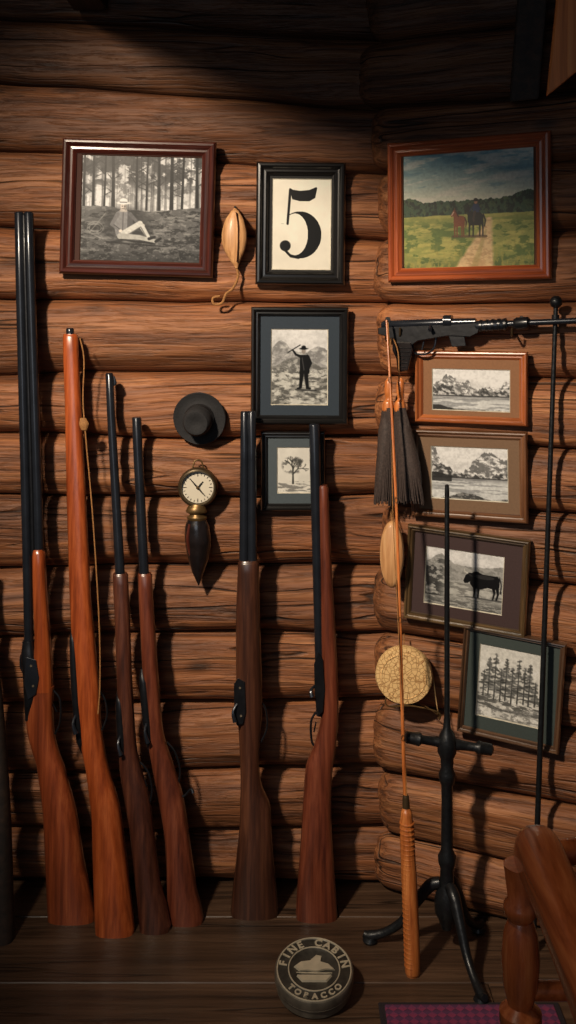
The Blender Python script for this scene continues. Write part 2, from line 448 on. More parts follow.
def pic_five(c):
    c.shade(.94+.1*fbm(c.X, c.Y, 20, 20, 1))
    K = (18, 18, 20); X, Y = c.X, c.Y
    out = np.sqrt(((X-300)/21.5)**2+((Y-235)/23.5)**2)
    inn = np.sqrt(((X-295)/13)**2+((Y-234.5)/20.8)**2)
    m = (out < 1) & (inn > 1) & ~((X < 288.5) & (Y > 224) & (Y < 262)) & ~((X < 287) & (Y < 224))
    c.put(m*1.0, K)
    c.poly([(289, 188), (293, 190), (300, 191), (309, 190), (316, 187), (317, 188), (315, 198), (309, 201.5), (300, 201.5), (292, 199.5)], K)
    c.line([(290, 190), (287.6, 224)], [2.6, 2.2], K)
    c.ell(285.5, 246, 5.4, 5.4, K)
    c.line([(286, 251), (291, 256.5), (299, 258)], [2.4, 2.2, 2], K)
def pic_hunter(c):
    X, Y = c.X, c.Y
    c.C[:] = 206; c.shade(.85+.25*fbm(X, Y, 18, 10, 2))
    def mtn(f, col, sd):
        c.below(f, col); n = fbm(X+Y*.7, Y-X*.4, 5, 3.5, sd, 4)
        c.put((Y > f+.6)*(Y < f+22)*sm(n, .5, .6)*.45, tuple(v*.65 for v in col)); c.put((Y > f+.6)*(Y < f+16)*sm(-n, -.42, -.36)*.5, (206, 206, 203))
    mtn(353-12*np.exp(-((X-281)/10)**2)-7*np.exp(-((X-318)/9)**2)+4*(fbm(X, Y, 7, 90, 3)-.5), (150, 150, 150), 40)
    mtn(362-5*np.sin(X/9)+3*(fbm(X, Y, 5, 90, 8)-.5), (120, 120, 118), 44)
    c.below(373+X*0, (176, 176, 172)); c.below(379+2*np.sin(X/6), (140, 140, 136))
    g = fbm(X, Y, 5, 2.6, 5, 4); c.put(sm(Y, 368, 376)*sm(g, .54, .62)*.7, (72, 72, 70)); c.put(sm(Y, 364, 372)*sm(-g, -.44, -.38)*.7, (204, 204, 198))
    D = (18, 18, 20)
    c.line([(302, 370), (300.6, 387)], [4.4, 3], D); c.line([(305.6, 370), (307.4, 387)], [4.4, 3], D)
    c.line([(300, 388), (297.6, 388.4)], 1.8, D); c.line([(307, 388), (310, 388.4)], 1.8, D)
    c.poly([(300, 355), (308, 354.6), (310, 362), (309.4, 374), (299.6, 374), (300, 363)], D)
    c.line([(302, 357), (304, 370)], .9, (90, 90, 90), .8)
    c.line([(301, 356.6), (296, 354.6), (292.6, 350)], [2.8, 2.2, 1.5], D); c.line([(308, 356.6), (311, 363), (309, 368)], [2.8, 2, 1.6], D)
    c.ell(303.6, 351, 2.1, 2.7, (138, 132, 126)); c.ell(303.6, 348.6, 4, 1, D); c.ell(303.6, 347.2, 2.2, 1.7, D)
    c.line([(288, 352.5), (300, 345)], .9, D); c.line([(296, 389.5), (316, 390.5)], 1.8, (50, 50, 50), .8)
    c.grain(.08)
def tree(c, x, y, h, col, r, dep=4, ang=-math.pi/2, w=2):
    x2, y2 = x+math.cos(ang)*h, y+math.sin(ang)*h
    c.line([(x, y), (x2, y2)], [w, w*.65], col)
    if dep:
        for k in range(3): tree(c, x2, y2, h*r.uniform(.6, .8), col, r, dep-1, ang+r.uniform(-.75, .75), w*.6)
def pic_tree(c):
    X, Y = c.X, c.Y; c.C[:] = (205, 203, 196); c.shade(.92+.12*fbm(X, Y, 12, 12, 2))
    r = random.Random(3); tree(c, 293, 483, 9, (56, 56, 54), r)
    c.put(sm(-np.hypot((X-293)/13, (Y-465)/10), -1, -.7)*sm(fbm(X, Y, 3, 3, 6), .5, .6)*.7, (80, 80, 78))
    c.put((Y > 481)*sm(fbm(X, Y, 8, 1.6, 5), .45, .55)*.7, (96, 96, 94))
def pic_path(c):
    X, Y = c.X, c.Y
    t = np.clip((Y-150)/52, 0, 1)[..., None]
    c.C[:] = np.array((92, 136, 150))*(1-t)+np.array((204, 200, 178))*t
    n = fbm(X+Y, Y*1.6, 36, 12, 3, 5); c.put(sm(n, .5, .7)*.7, (208, 202, 188)); c.put(sm(-n, -.42, -.3)*.4, (84, 122, 138))
    tl = 201-.015*(X-400)+5*(fbm(X, Y, 4, 90, 4, 5)-.5)-5*np.exp(-((X-408)/10)**2)-6*np.exp(-((X-527)/14)**2)
    c.below(tl, (54, 78, 56))
    T_ = (Y > tl)*(Y < 217)
    c.put(T_*sm(fbm(X, Y, 3, 4, 9, 4), .48, .58)*.85, (22, 36, 26)); c.put(T_*sm(-fbm(X, Y, 3, 3, 19, 3), -.4, -.32)*.6, (84, 98, 60))
    hf = 214.5+1.5*(fbm(X, Y, 8, 90, 6)-.5)
    c.below(hf, (134, 138, 74))
    G = (Y > hf)
    c.put(G*sm(fbm(X, Y, 22, 4, 2, 5), .46, .62)*.75, (172, 162, 92)); c.put(G*sm(Y, 216, 226)*sm(-fbm(X, Y, 12, 5, 12, 5), -.5, -.4)*.75, (74, 96, 44))
    tt = np.clip((Y-218)/50, 0, 1); cx = 490-16*tt; w = 2.5+17*tt**1.2
    dpt = np.abs(X-cx+3*(fbm(X, Y, 9, 5, 41)-.5))-w; P_ = (Y > 218)*np.clip(.5-dpt*.3, 0, 1)
    c.put(P_, (196, 168, 126)); c.put(P_*sm(fbm(X, Y, 7, 3, 43), .5, .6)*.5, (160, 126, 88))
    c.put((Y > 230)*sm(-np.abs(X-cx), -w*.28, -w*.1)*.45, (140, 128, 76))
    c.put(sm(Y, 250, 270)*.4*(1-P_), (42, 54, 26)); c.put(G*sm(Y, 238, 262)*(1-P_)*sm(fbm(X, Y, 2.5, 5, 51, 3), .52, .64)*.6, (150, 140, 70))
    B = (20, 17, 18)
    c.line([(453, 236), (486, 237)], 2.6, (84, 66, 42), .8)
    c.poly([(468, 215), (471, 212), (480, 212.5), (483.5, 216), (483.6, 224), (480, 226), (470.5, 226), (468, 222)], B)
    for x, x2 in ((470, 469.6), (473.4, 473.4), (479.6, 480), (482.4, 483)): c.line([(x, 222), (x2, 229), (x2-.2, 236)], [2.2, 1.4, 1.2], B)
    c.poly([(468, 219), (471.5, 212), (470, 207), (467.4, 206.6), (464.6, 212), (465.6, 214), (467.4, 212.6)], B)
    c.line([(468.6, 207), (468.4, 205)], .9, B); c.line([(483.4, 215), (485.4, 221), (484.6, 227)], [1.2, 1.6, 1], B)
    J = (36, 52, 84)
    c.poly([(473.4, 204.6), (478.6, 204.6), (479.4, 213), (473, 213)], J); c.line([(474, 205.8), (471.6, 209.6), (470, 211)], [1.8, 1.4, 1.2], J); c.line([(478, 205.8), (480, 210)], [1.8, 1.4], J)
    c.line([(475, 212.5), (473.6, 219), (474, 221.6)], [2.8, 2, 1.8], (60, 48, 40))
    c.ell(476, 202.4, 1.7, 2.1, (150, 106, 80)); c.ell(476, 201, 3.4, .8, B); c.ell(476, 199.9, 1.8, 1.3, B)
    R = (120, 68, 40)
    c.poly([(454, 216.6), (458, 215), (464, 216), (465.4, 220), (464.6, 226), (455.6, 226.4), (453.6, 222)], R)
    for x in (455, 457.4, 462.2, 464): c.line([(x, 224), (x-.3, 230), (x, 236)], [2.1, 1.3, 1.1], R)
    c.poly([(454, 221), (458, 215), (456.4, 210), (453.6, 209.6), (450.8, 215), (452, 216.8), (453.6, 215.4)], R); c.line([(454.8, 210), (454.8, 208)], .9, R)
    c.line([(452, 214.6), (453.8, 211.6)], .9, (222, 206, 186), .8); c.line([(456, 210.5), (458.6, 216)], 1.2, (60, 32, 20)); c.line([(465, 217.4), (466.6, 222), (466, 227)], [1, 1.4, .8], (60, 32, 20))
    c.grain(.08)
def lake(c, x0, x1, yh, yt, sd):
    X, Y = c.X, c.Y; w = x1-x0
    c.C[:] = 208; c.shade(.88+.2*fbm(X, Y, 20, 6, sd))
    def rng_(a, f, k, lo, hi):
        rd = yh-a*np.clip(fbm(X, X*0+k, w/f, 9, sd+k, 6)*2.2-.55, .05, 2)
        c.below(rd, (lo+hi)/2*np.ones(3))
        s_ = fbm(X+Y*1.0, Y*1.2-X*.6, 6, 3.4, sd+4+k, 5)
        M = (Y > rd+.4)*(Y < yh)
        c.put(M*sm(s_, .48, .56)*.9, (lo,)*3); c.put(M*sm(-s_, -.44, -.38)*.9, (hi,)*3)
    rng_((yh-yt)*1.0, 2.6, 2, 104, 218); rng_((yh-yt)*.6, 3.6, 5, 66, 190)
    c.below(yh+X*0, (190, 192, 192))
    c.put((Y > yh)*sm(fbm(X, Y, 18, 1.5, sd+6, 4), .48, .6)*.7, (126, 128, 130))
    c.put((Y > yh)*sm(-Y, -yh-6, -yh)*.5, (84, 84, 86))
    c.line([(x0, yh), (x1, yh)], 1.0, (50, 50, 50), .9)
def pic_lake1(c):
    lake(c, 431, 510, 396, 372, 11)
    c.below(410-5*np.exp(-((c.X-436)/14)**2)+2*(fbm(c.X, c.Y, 4, 90, 4)-.5), (56, 56, 56))
    c.grain(.1)
def pic_lake2(c):
    lake(c, 431, 508, 478, 450, 23)
    X, Y = c.X, c.Y
    f = 472+.22*(X-431)+4*(fbm(X, Y, 4, 90, 4)-.5)
    c.put((X < 452)*(Y > f)*(Y < 482)*.85, (48, 48, 48))
    f2 = 496-3*np.sin(X/9)+3*(fbm(X, Y, 4, 90, 14)-.5)
    c.below(f2, (74, 74, 74)); c.put((Y > f2)*sm(fbm(X, Y, 3, 2, 17, 3), .5, .6)*.6, (150, 150, 148))
    c.grain(.1)
def pic_bull(c):
    X, Y = c.X, c.Y; c.C[:] = 200; c.shade(.85+.28*fbm(X, Y, 16, 8, 2))
    mt = 566-9*np.exp(-((X-440)/9)**2)-4*np.exp(-((X-500)/12)**2)+3*(fbm(X, Y, 5, 90, 4)-.5)
    c.below(mt, (150, 150, 148)); c.put((Y > mt)*(Y < 582)*sm(fbm(X+Y, Y-X*.5, 6, 3, 61), .5, .6)*.5, (108, 108, 106))
    c.below(583+X*0, (170, 170, 166)); g = fbm(X, Y, 12, 2, 5, 5); c.put((Y > 583)*sm(g, .48, .6)*.7, (104, 104, 102)); c.put(sm(Y, 594, 606)*sm(-g, -.52, -.42)*.7, (62, 62, 62))
    n = fbm(X, Y, 6, 4, 9, 5); c.put(sm(-X, -450, -436)*(Y > 562)*(Y < 600)*sm(n, .42, .52)*.85, (54, 54, 54))
    B = (28, 28, 30)
    # bull: deep chest and shoulder hump at the left, low heavy head, short legs
    c.poly([(470, 575), (473, 570.4), (477, 569.4), (482, 571.6), (490, 572), (497, 571.6), (499.4, 575), (499, 583), (495, 585.4), (488, 584.4), (481, 587), (474, 587), (470.6, 583)], B)
    for x, k in ((475, 0), (479, 0), (493.4, 1), (497, 1)): c.line([(x, 583), (x+k*1.2, 589), (x-.2, 595.4)], [3.6, 1.9, 1.5], B)
    c.poly([(474, 571.6), (468.6, 572), (465.6, 575), (463.6, 580.6), (465, 583), (468, 582.4), (471, 580), (474, 584)], B)
    c.line([(467.6, 572.6), (464.6, 571.2), (464.2, 568.6)], [1.2, .9, .5], (190, 188, 180)); c.line([(469.4, 573.6), (472, 575)], 1.4, (50, 50, 50))
    c.line([(499, 573), (501, 580), (500.6, 588)], [1, .7, 1.4], B); c.line([(466, 596), (504, 596)], 1.4, (80, 80, 80), .8)
    c.put((np.hypot((X-484)/10, (Y-574.5)/2) < 1)*.3, (110, 110, 110))
    c.grain(.1)
def pic_pines(c):
    X, Y = c.X, c.Y; c.C[:] = (203, 202, 197); c.shade(.92+.14*fbm(X, Y, 16, 16, 2))
    r = random.Random(9)
    for x, h in ((484, 26), (489, 38), (495, 47), (501, 33), (506, 42), (512, 36), (518, 44), (524, 36), (529, 42), (535, 24)):
        b = 701+r.uniform(-3, 3)
        c.line([(x, b), (x, b-h)], [1.4, .5], (60, 60, 60))
        for k in range(int(h/1.8)):
            t = (k*1.8+1)/h; ww = (1-t*.8)*7*r.uniform(.5, 1.15)
            if t > .2 and r.random() > .1:
                g = r.choice((60, 80, 100)); c.line([(x-ww, b-h*t+r.uniform(-1, 2)), (x, b-h*t), (x+ww*r.uniform(.6, 1), b-h*t+r.uniform(-1, 2))], 1.7, (g, g+1, g), .7)
    g = fbm(X, Y, 9, 2, 5, 5); c.put((Y > 696)*(Y < 713)*sm(g, .45, .55)*.8, (78, 78, 76)); c.put((Y > 708)*sm(fbm(X, Y, 12, 2, 8), .5, .6)*.6, (120, 120, 118))
    c.put(sm(Y, 694, 702)*sm(fbm(X, Y, 3, 2, 71, 3), .5, .6)*.5, (90, 90, 88))
    c.grain(.12)

# ------------------------------------------------------------ picture frames
def frame(name, o, pic, painter, fw, mcols, mat_rgb, tilt=0, right=False, off=.004, depth=.018, lip=None, k=2.0, rim=None):
    xl, yt, xr, yb = o
    PF = (lambda x, y: PR(x, y, off)) if right else (lambda x, y: P(x, y, -off))
    cx, cy = (xl+xr)/2, (yt+yb)/2
    c = PF(cx, cy); kx = (PF(xr, cy)-PF(xl, cy)).length/(xr-xl); kz = (PF(cx, yt)-PF(cx, yb)).length/(yb-yt)
    fx = lambda x: (x-cx)*kx
    fz = lambda y: (cy-y)*kz
    W, H = (xr-xl)*kx/2, (yb-yt)*kz/2; w = fw*kx
    R = Matrix.Translation(c) @ (Matrix.Rotation(-ANG, 4, 'Z') if right else Matrix()) @ Matrix.Rotation(math.radians(tilt), 4, 'Y')
    parts = []
    prof = [(0, 0), (0, .55), (.06, .8), (.16, .97), (.3, 1), (.42, .9), (.5, .72), (.6, .66), (.74, .68), (.84, .58), (.93, .45), (1, .4), (1, .12)]
    m1 = wood(name+'_moulding', *mcols, 'X', 2, .28, .5, .1); m2 = wood(name+'_moulding_v', *mcols, 'Z', 2, .28, .5, .1)
    cor = [(-1, -1), (1, -1), (1, 1), (-1, 1)]
    for s in range(4):
        a, b = cor[s], cor[(s+1) % 4]; V = []
        for (sx, sz) in (a, b):
            for (i, h) in prof: V.append((sx*(W-i*w), -h*depth, sz*(H-i*w)))
        n = len(prof)
        f = [(i, i+1, n+i+1, n+i) for i in range(n-1)]
        q = fixn(mk(['rail_bottom', 'stile_right', 'rail_top', 'stile_left'][s], V, f, m1 if s % 2 == 0 else m2, False))
        parts.append(q)
    bk = box('backing', (-W+.001, -.0015, -H+.001), (W-.001, 0, H-.001), M_chink, 0); parts.append(bk)
    mm = plain(name+'_mat', mat_rgb, .8, 0, 0, .1, 250, .08)
    px0, py0, px1, py1 = pic
    a0, a1, b0, b1 = fx(px0), fx(px1), fz(py1), fz(py0)
    iw, ih = W-w*.97, H-w*.97
    y1, y2 = -.0045, -.0025
    V = [(-iw, y1, -ih), (iw, y1, -ih), (iw, y1, ih), (-iw, y1, ih), (a0, y1, b0), (a1, y1, b0), (a1, y1, b1), (a0, y1, b1)]
    parts.append(mk('mat_board', V, [(i, (i+1) % 4, 4+(i+1) % 4, 4+i) for i in range(4)], mm, False))
    rr = rim or (190, 184, 168)
    V = [(a0, y1, b0), (a1, y1, b0), (a1, y1, b1), (a0, y1, b1)]
    e = .0016; V += [(a0+e, y2, b0+e), (a1-e, y2, b0+e), (a1-e, y2, b1-e), (a0+e, y2, b1-e)]
    parts.append(mk('mat_bevel', V, [(i, (i+1) % 4, 4+(i+1) % 4, 4+i) for i in range(4)], plain(name+'_rim', rr, .7), False))
    cv = Cv(px0, py0, px1, py1, k, (214, 209, 196)); painter(cv)
    parts.append(sheet('print', cv, fx, fz, y2+.0001))
    for p in parts: p.matrix_basis = R
    return group(name, parts, c)
BLK = ((12, 11, 12), (20, 19, 19), (32, 29, 28))
frame('framed_photograph', (62, 141, 215, 276), (81, 156, 202, 262), pic_woods, 14, ((40, 16, 12), (66, 28, 21), (94, 43, 32)), (60, 30, 20), 1.6, rim=(70, 40, 26), k=3)
frame('framed_number_five', (256, 163, 345, 285), (272, 179, 331, 270), pic_five, 13, BLK, (20, 20, 20), .6, k=4)
frame('framed_photograph', (251, 307, 348, 424), (271, 329, 328, 405), pic_hunter, 9, BLK, (38, 50, 62), .3, k=3)
frame('framed_photograph', (261, 431, 325, 510), (277, 447, 312, 493), pic_tree, 7, BLK, (68, 78, 84), 0, k=3, depth=.014)
frame('framed_painting', (387, 138, 549, 281), (402, 151, 533, 268), pic_path, 14, ((116, 50, 24), (156, 74, 38), (190, 100, 56)), (90, 50, 28), -.4, True, rim=(60, 36, 20), k=3)
frame('framed_photograph', (415, 351, 527, 424), (432, 369, 510, 411), pic_lake1, 8, ((116, 58, 30), (154, 84, 44), (184, 110, 62)), (130, 90, 60), 0, True, depth=.014, k=2.5)
frame('framed_photograph', (411, 430, 527, 519), (431, 447, 508, 500), pic_lake2, 8, ((76, 46, 28), (104, 68, 44), (132, 90, 62)), (112, 86, 64), -.6, True, depth=.014, k=2.5)
frame('framed_photograph', (406, 531, 527, 627), (425, 551, 503, 609), pic_bull, 7, ((46, 35, 22), (88, 68, 44), (128, 102, 70)), (58, 40, 40), 3.0, True, depth=.016, k=3)
frame('framed_photograph', (461, 632, 562, 741), (478, 649, 541, 722), pic_pines, 6, ((54, 37, 26), (84, 60, 44), (114, 84, 60)), (54, 64, 62), 4.0, True, depth=.016, k=2.5)

# ------------------------------------------------------------ long guns
def lean(pt, pb, y0, yb):
    return lambda py: y0+(yb-y0)*(py-pt)/(pb-pt)
def guard(yf, pts, r=.0022, mat=M_blk, name='trigger_guard'):
    return tube(name, [P(x, y, yf(y)) for x, y in pts], r, mat, 8, 4)
def barrel(name, yf, p0, l0, r0, p1, l1, r1, mat=M_steel, muz=True):
    k = .00097
    st = [(p0, l0+.8, r0-.8, (r0-l0-1.6)*k), (p0+1.5, l0, r0, (r0-l0)*k), ((p0+p1)/2, (l0+l1)/2, (r0+r1)/2, (r0-l0+r1-l1)*k/2), (p1, l1, r1, (r1-l1)*k)]
    return loft(name, st, mat, yf, 16, 3)
def plate(name, yf, pts, front, th=.004, mat=M_blk, bv=.001):
    a = [P(x, y, yf(y)-front) for x, y in pts]; b = [P(x, y, yf(y)-front+th) for x, y in pts]
    n = len(pts)
    return bevel(fixn(mk(name, a+b, [tuple(range(n)), tuple(range(2*n-1, n-1, -1))]+[(i, (i+1) % n, n+(i+1) % n, n+i) for i in range(n)], mat, False)), bv)
def screw(yf, x, y, front, r=.0022):
    return tube('screw', [P(x, y, yf(y)-front), P(x, y, yf(y)-front-.0012)], r, M_bez, 10)
def stock(rows, mat, yf, pb, nm='stock'):
    return loft(nm, fit(rows, pb), mat, yf, 28, 5, 2.6)
def gun1():
    yb, pb = butt(925); yf = lean(212, pb, -.038, yb)
    pr = [barrel('barrel_1', yf, 212, 14.5, 24, 665, 24.5, 34), barrel('barrel_2', yf, 212, 24, 33.5, 560, 34, 44)]
    pr.append(barrel('rib', lambda p: yf(p)-.006, 214, 22, 26, 555, 31, 35, M_blk))
    pr.append(loft('fore_end', [(549, 33, 43, .011), (553, 32.5, 45, .014), (600, 33.5, 47.5, .017), (645, 35, 51, .018), (690, 30, 53, .018)], M_org, yf, 24, 4, 2.6))
    pr.append(loft('receiver', [(640, 23, 34, .012), (655, 22, 37, .0165), (680, 24, 40, .019), (700, 25, 37, .0185), (718, 26, 31, .014)], M_blk, yf, 24, 4, 3))
    pr.append(stock([(686, 27, 54, .017), (705, 26, 53, .018), (728, 27, 54, .017), (745, 31, 57, .017), (765, 37, 64, .018), (810, 43, 76, .021), (860, 45.5, 84, .022), (915, 47.5, 94, .022), (924, 48, 95.5, .022)], M_org2, yf, pb))
    pr.append(plate('side_lock', yf, [(26, 657), (36, 660), (39, 678), (36, 694), (28, 700), (24, 684)], .0205, .005, M_steel))
    pr += [screw(yf, 31, 666, .0204), screw(yf, 33, 686, .0204)]
    pr.append(guard(yf, [(26, 650), (21, 656), (21, 668), (25, 674)], .002, M_steel, 'cocking_lever'))
    pr.append(guard(yf, [(53, 690), (60, 700), (60, 722), (55, 734)]))
    pr.append(guard(yf, [(53, 704), (57, 712)], .0015, M_blk, 'trigger'))
    group('double_barrel_shotgun', pr, P(72, pb, yb))
def gun2():
    yb, pb = butt(938); yf = lean(333, pb, -.038, yb)
    pr = [stock([(334, 64, 77, .010), (337, 63, 78, .012), (400, 65, 81, .013), (500, 67, 86, .0145), (600, 70, 91, .016), (640, 72, 95, .017), (700, 75, 100, .018), (722, 77, 101, .017), (745, 81, 104, .017), (770, 86, 109, .018), (800, 90, 118, .020), (820, 92, 122, .021), (860, 93, 127, .022), (930, 95, 134, .022), (937, 95.5, 134.5, .022)], M_org, yf, pb)]
    pr.append(barrel('barrel', lambda p: yf(p), 328, 66, 74, 345, 67, 75))
    pr.append(loft('side_strip', [(628, 71, 75, .007), (640, 70, 78, .0145), (700, 72.5, 82, .017), (740, 77, 85, .015), (752, 81, 84, .006)], M_blk, yf, 16, 4, 3))
    pr.append(tube('bolt_handle', [P(76, 715, yf(715)-.013), P(73, 724, yf(724)-.022), P(76, 734, yf(734)-.024)], [.003, .003, .005], M_steel, 8, 3))
    pr.append(guard(yf, [(99, 690), (105, 700), (107, 716), (102, 730)]))
    pr.append(tube('sling_cord', [P(80, 338, -.052), P(84, 360, -.055), P(83, 400, -.056), P(86, 440, yf(440)-.012), P(93, 520, yf(520)-.012), P(99, 620, yf(620)-.01), P(100, 680, yf(680)-.01), P(98, 714, yf(714)-.016)], .0014, M_cord, 6, 6))
    pr.append(loft('sling_knot', [(418, 80, 86, .003), (424, 79, 89, .006), (430, 81, 87, .003)], M_cord, lambda p: yf(p)-.012, 10, 3))
    group('hunting_rifle', pr, P(115, pb, yb))
def gun3():
    yb, pb = butt(935); yf = lean(373, pb, -.03, yb)
    pr = [barrel('barrel', yf, 373, 105.5, 113.5, 600, 116, 126)]
    pr.append(stock([(573, 113.5, 127, .011), (575, 113, 128, .013), (620, 115, 130, .015), (680, 117, 132, .016), (730, 118.5, 135, .016), (750, 119, 137, .015), (770, 120, 142, .0155), (795, 124, 149, .018), (830, 130, 154, .020), (880, 135, 160, .021), (926, 139, 170, .021), (933, 139.5, 170.5, .021)], M_red, yf, pb))
    pr.append(loft('receiver', [(690, 117, 121, .007), (700, 116, 125, .0155), (750, 118, 127.5, .0155), (762, 120.5, 124, .006)], M_blk, yf, 16, 4, 3))
    pr.append(tube('bolt_handle', [P(121, 735, yf(735)-.012), P(118, 744, yf(744)-.022), P(121, 755, yf(755)-.024)], [.0028, .0028, .0046], M_steel, 8, 3))
    pr.append(guard(yf, [(140, 762), (148, 772), (152, 790), (149, 806)]))
    pr.append(guard(yf, [(143, 776), (147, 786)], .0015, M_blk, 'trigger'))
    pr.append(loft('front_sight', [(376, 113, 114.5, .001), (383, 113, 117, .0015), (386, 113, 114.5, .001)], M_steel, yf, 8, 2))
    group('bolt_action_rifle', pr, P(155, pb, yb))
def gun4():
    yb, pb = butt(927); yf = lean(417, pb, -.03, yb)
    pr = [barrel('barrel', yf, 417, 132, 141.5, 600, 140, 150)]
    pr.append(stock([(573, 138.5, 151, .011), (575, 138, 152, .013), (640, 141, 156, .015), (700, 144, 160, .016), (735, 147, 164, .0155), (760, 151, 172, .016), (795, 158, 183, .019), (840, 165, 190, .021), (890, 167, 197, .021), (919, 168, 203, .021), (925, 168.5, 203.5, .021)], M_red2, yf, pb))
    pr.append(loft('receiver', [(668, 140.5, 144, .007), (680, 139.5, 149, .0155), (738, 144.5, 154, .0155), (750, 148, 152, .006)], M_blk, yf, 16, 4, 3))
    pr.append(tube('bolt_handle', [P(147, 722, yf(722)-.012), P(145, 732, yf(732)-.022), P(148, 743, yf(743)-.024)], [.0028, .0028, .0046], M_steel, 8, 3))
    pr.append(guard(yf, [(167, 742), (175, 752), (180, 770), (178, 786)]))
    pr.append(tube('lever', [P(174, 797, yf(797)), P(184, 796, yf(796)-.004), P(191, 789, yf(789)-.006), P(193, 793, yf(793)-.008)], [.003, .0026, .0026, .0035], M_blk, 8, 4))
    group('bolt_action_rifle', pr, P(186, pb, yb))
def gun5():
    yb, pb = butt(920); yf = lean(411, pb, -.048, yb)
    pr = [barrel('barrel_1', yf, 411, 240.5, 249, 690, 238, 249), barrel('barrel_2', yf, 411, 247.5, 256, 690, 247, 258)]
    pr.append(stock([(560, 239, 258, .013), (563, 238, 259, .016), (610, 236, 260, .018), (680, 236, 262, .019), (712, 237, 262, .018), (738, 239, 260, .017), (762, 240, 259, .017), (785, 240.5, 262, .018), (805, 240, 270, .020), (815, 240, 271, .020), (850, 237, 273, .022), (911, 231, 278, .022), (918, 231, 278, .022)], M_wal, yf, pb))
    pr.append(plate('receiver', yf, [(234, 684), (238, 678), (245, 682), (246, 712), (243, 724), (237, 726), (234, 716)], .0205, .018))
    pr += [screw(yf, 240, 688, .0206), screw(yf, 241, 716, .0206)]
    pr.append(tube('bolt_handle', [P(237, 704, yf(704)-.02), P(233, 712, yf(712)-.027), P(235, 722, yf(722)-.028)], [.0028, .0028, .0045], M_steel, 8, 3))
    pr.append(guard(yf, [(260, 700), (266, 710), (267, 728), (261, 742)]))
    group('double_barrel_shotgun', pr, P(254, pb, yb))
def gun6():
    yb, pb = butt(923); yf = lean(424, pb, -.046, yb)
    pr = [barrel('barrel', yf, 424, 309, 320, 715, 316, 325)]
    pr.append(stock([(485, 319.5, 327.5, .010), (488, 318.5, 328.5, .011), (560, 320, 331.5, .013), (640, 321, 336, .016), (700, 322, 338.5, .017), (722, 320, 338, .0165), (745, 314, 336, .0165), (765, 306, 333, .018), (800, 303, 331, .020), (850, 300, 333, .022), (914, 296, 337, .022), (921, 296, 337.5, .022)], M_red2, yf, pb))
    pr.append(plate('receiver', yf, [(314, 664), (318, 652), (323, 660), (325, 690), (323, 712), (318, 716), (315, 700)], .0165, .014))
    pr.append(guard(yf, [(316, 712), (311, 722), (312, 742), (318, 748)]))
    pr.append(guard(yf, [(316, 722), (314, 732)], .0015, M_blk, 'trigger'))
    pr.append(tube('bolt_handle', [P(315, 686, yf(688)-.008), P(311, 690, yf(692)-.02), P(312, 697, yf(698)-.024)], [.0028, .0028, .0045], M_steel, 8, 3))
    group('bolt_action_rifle', pr, P(316, pb, yb))
def gun7():
    yb, pb = butt(946); yf = lean(500, pb, -.04, yb)
    pr = [barrel('barrel', yf, 560, -24, -12, 720, -16, -4)]
    pr.append(stock([(640, -20, -3, .014), (720, -18, 4, .017), (770, -14, 8, .018), (830, -14, 11, .021), (900, -16, 13, .022), (940, -18, 14, .022), (946, -18, 14, .022)], M_dark, yf, pb))
    group('hunting_rifle', pr, P(-2, pb, yb))
for g_ in (gun1, gun2, gun3, gun4, gun5, gun6, gun7): g_()

# ------------------------------------------------------------ small wall things
yk = lambda p: -.022
pf = [loft('body', [(208, 234, 236, .001), (211, 231, 239, .006), (220, 225, 244, .011), (236, 221.5, 247, .014), (250, 224, 245, .012), (262, 231, 240, .007), (268, 235, 238, .002)], M_tan, yk, 24, 5)]
pf.append(tube('groove', [P(236, 212, -.034), P(238, 225, -.0365), P(238, 245, -.0365), P(237, 262, -.031)], .0012, M_wal, 6, 4))
pf.append(tube('cord', [P(236, 266, -.02), P(238, 276, -.018), P(233, 288, -.02), P(226, 294, -.02), P(222, 303, -.02), P(214, 304, -.02), P(213, 298, -.02), P(220, 296, -.022)], .0026, M_cord, 8, 5))
pf.append(tube('nail', [P(235, 207, .01), P(235, 207, -.024)], .0022, M_iron, 8))
group('wooden_float_on_cord', pf, P(235, 237, -.02))
c = P(200, 418, -.003)
T = Matrix.Translation(c) @ Matrix.Rotation(math.radians(8), 4, 'X') @ Matrix.Rotation(math.radians(-6), 4, 'Z') @ Matrix.Rotation(math.radians(90), 4, 'X')
hp = [(0, .001), (.046, .0), (.052, .002), (.0535, .005), (.052, .008), (.046, .0065), (.036, .005), (.031, .007), (.029, .012), (.0285, .03), (.027, .040), (.023, .045), (.018, .0455), (.010, .042), (0, .041)]
pp = [lathe('brim_and_crown', hp, M_felt, T, 48)]
pp.append(lathe('band', [(.0295, .008), (.0305, .009), (.0298, .018), (.0285, .019), (.028, .013)], M_lea, T, 48, True, True))
hat = group('black_hat', pp, c)
c = P(198, 487, -.022)
T = Matrix.Translation(c) @ Matrix.Rotation(math.radians(90), 4, 'X')
pg = [lathe('case', [(0, -.016), (.034, -.016), (.0385, -.01), (.0395, 0), (.039, .008), (.036, .012), (.033, .011), (.032, .006), (.0315, .004), (0, .004)], M_brassd, T, 48)]
pg.append(lathe('bezel', [(.034, .010), (.0365, .0135), (.034, .0150), (.032, .0125), (.0315, .009)], M_bez, T, 48, True, True))
pg.append(lathe('dial', [(0, .0045), (.031, .0045), (.031, .0052), (0, .0055)], M_cream, T, 48))
for i in range(24):
    a = 2*math.pi*i/24; r1 = .022 if i % 6 == 0 else .0255
    pg.append(tube('tick_%d' % i, [T @ Vector((math.cos(a)*r1, math.sin(a)*r1, .0058)), T @ Vector((math.cos(a)*.029, math.sin(a)*.029, .0058))], .0007, M_ink, 4))
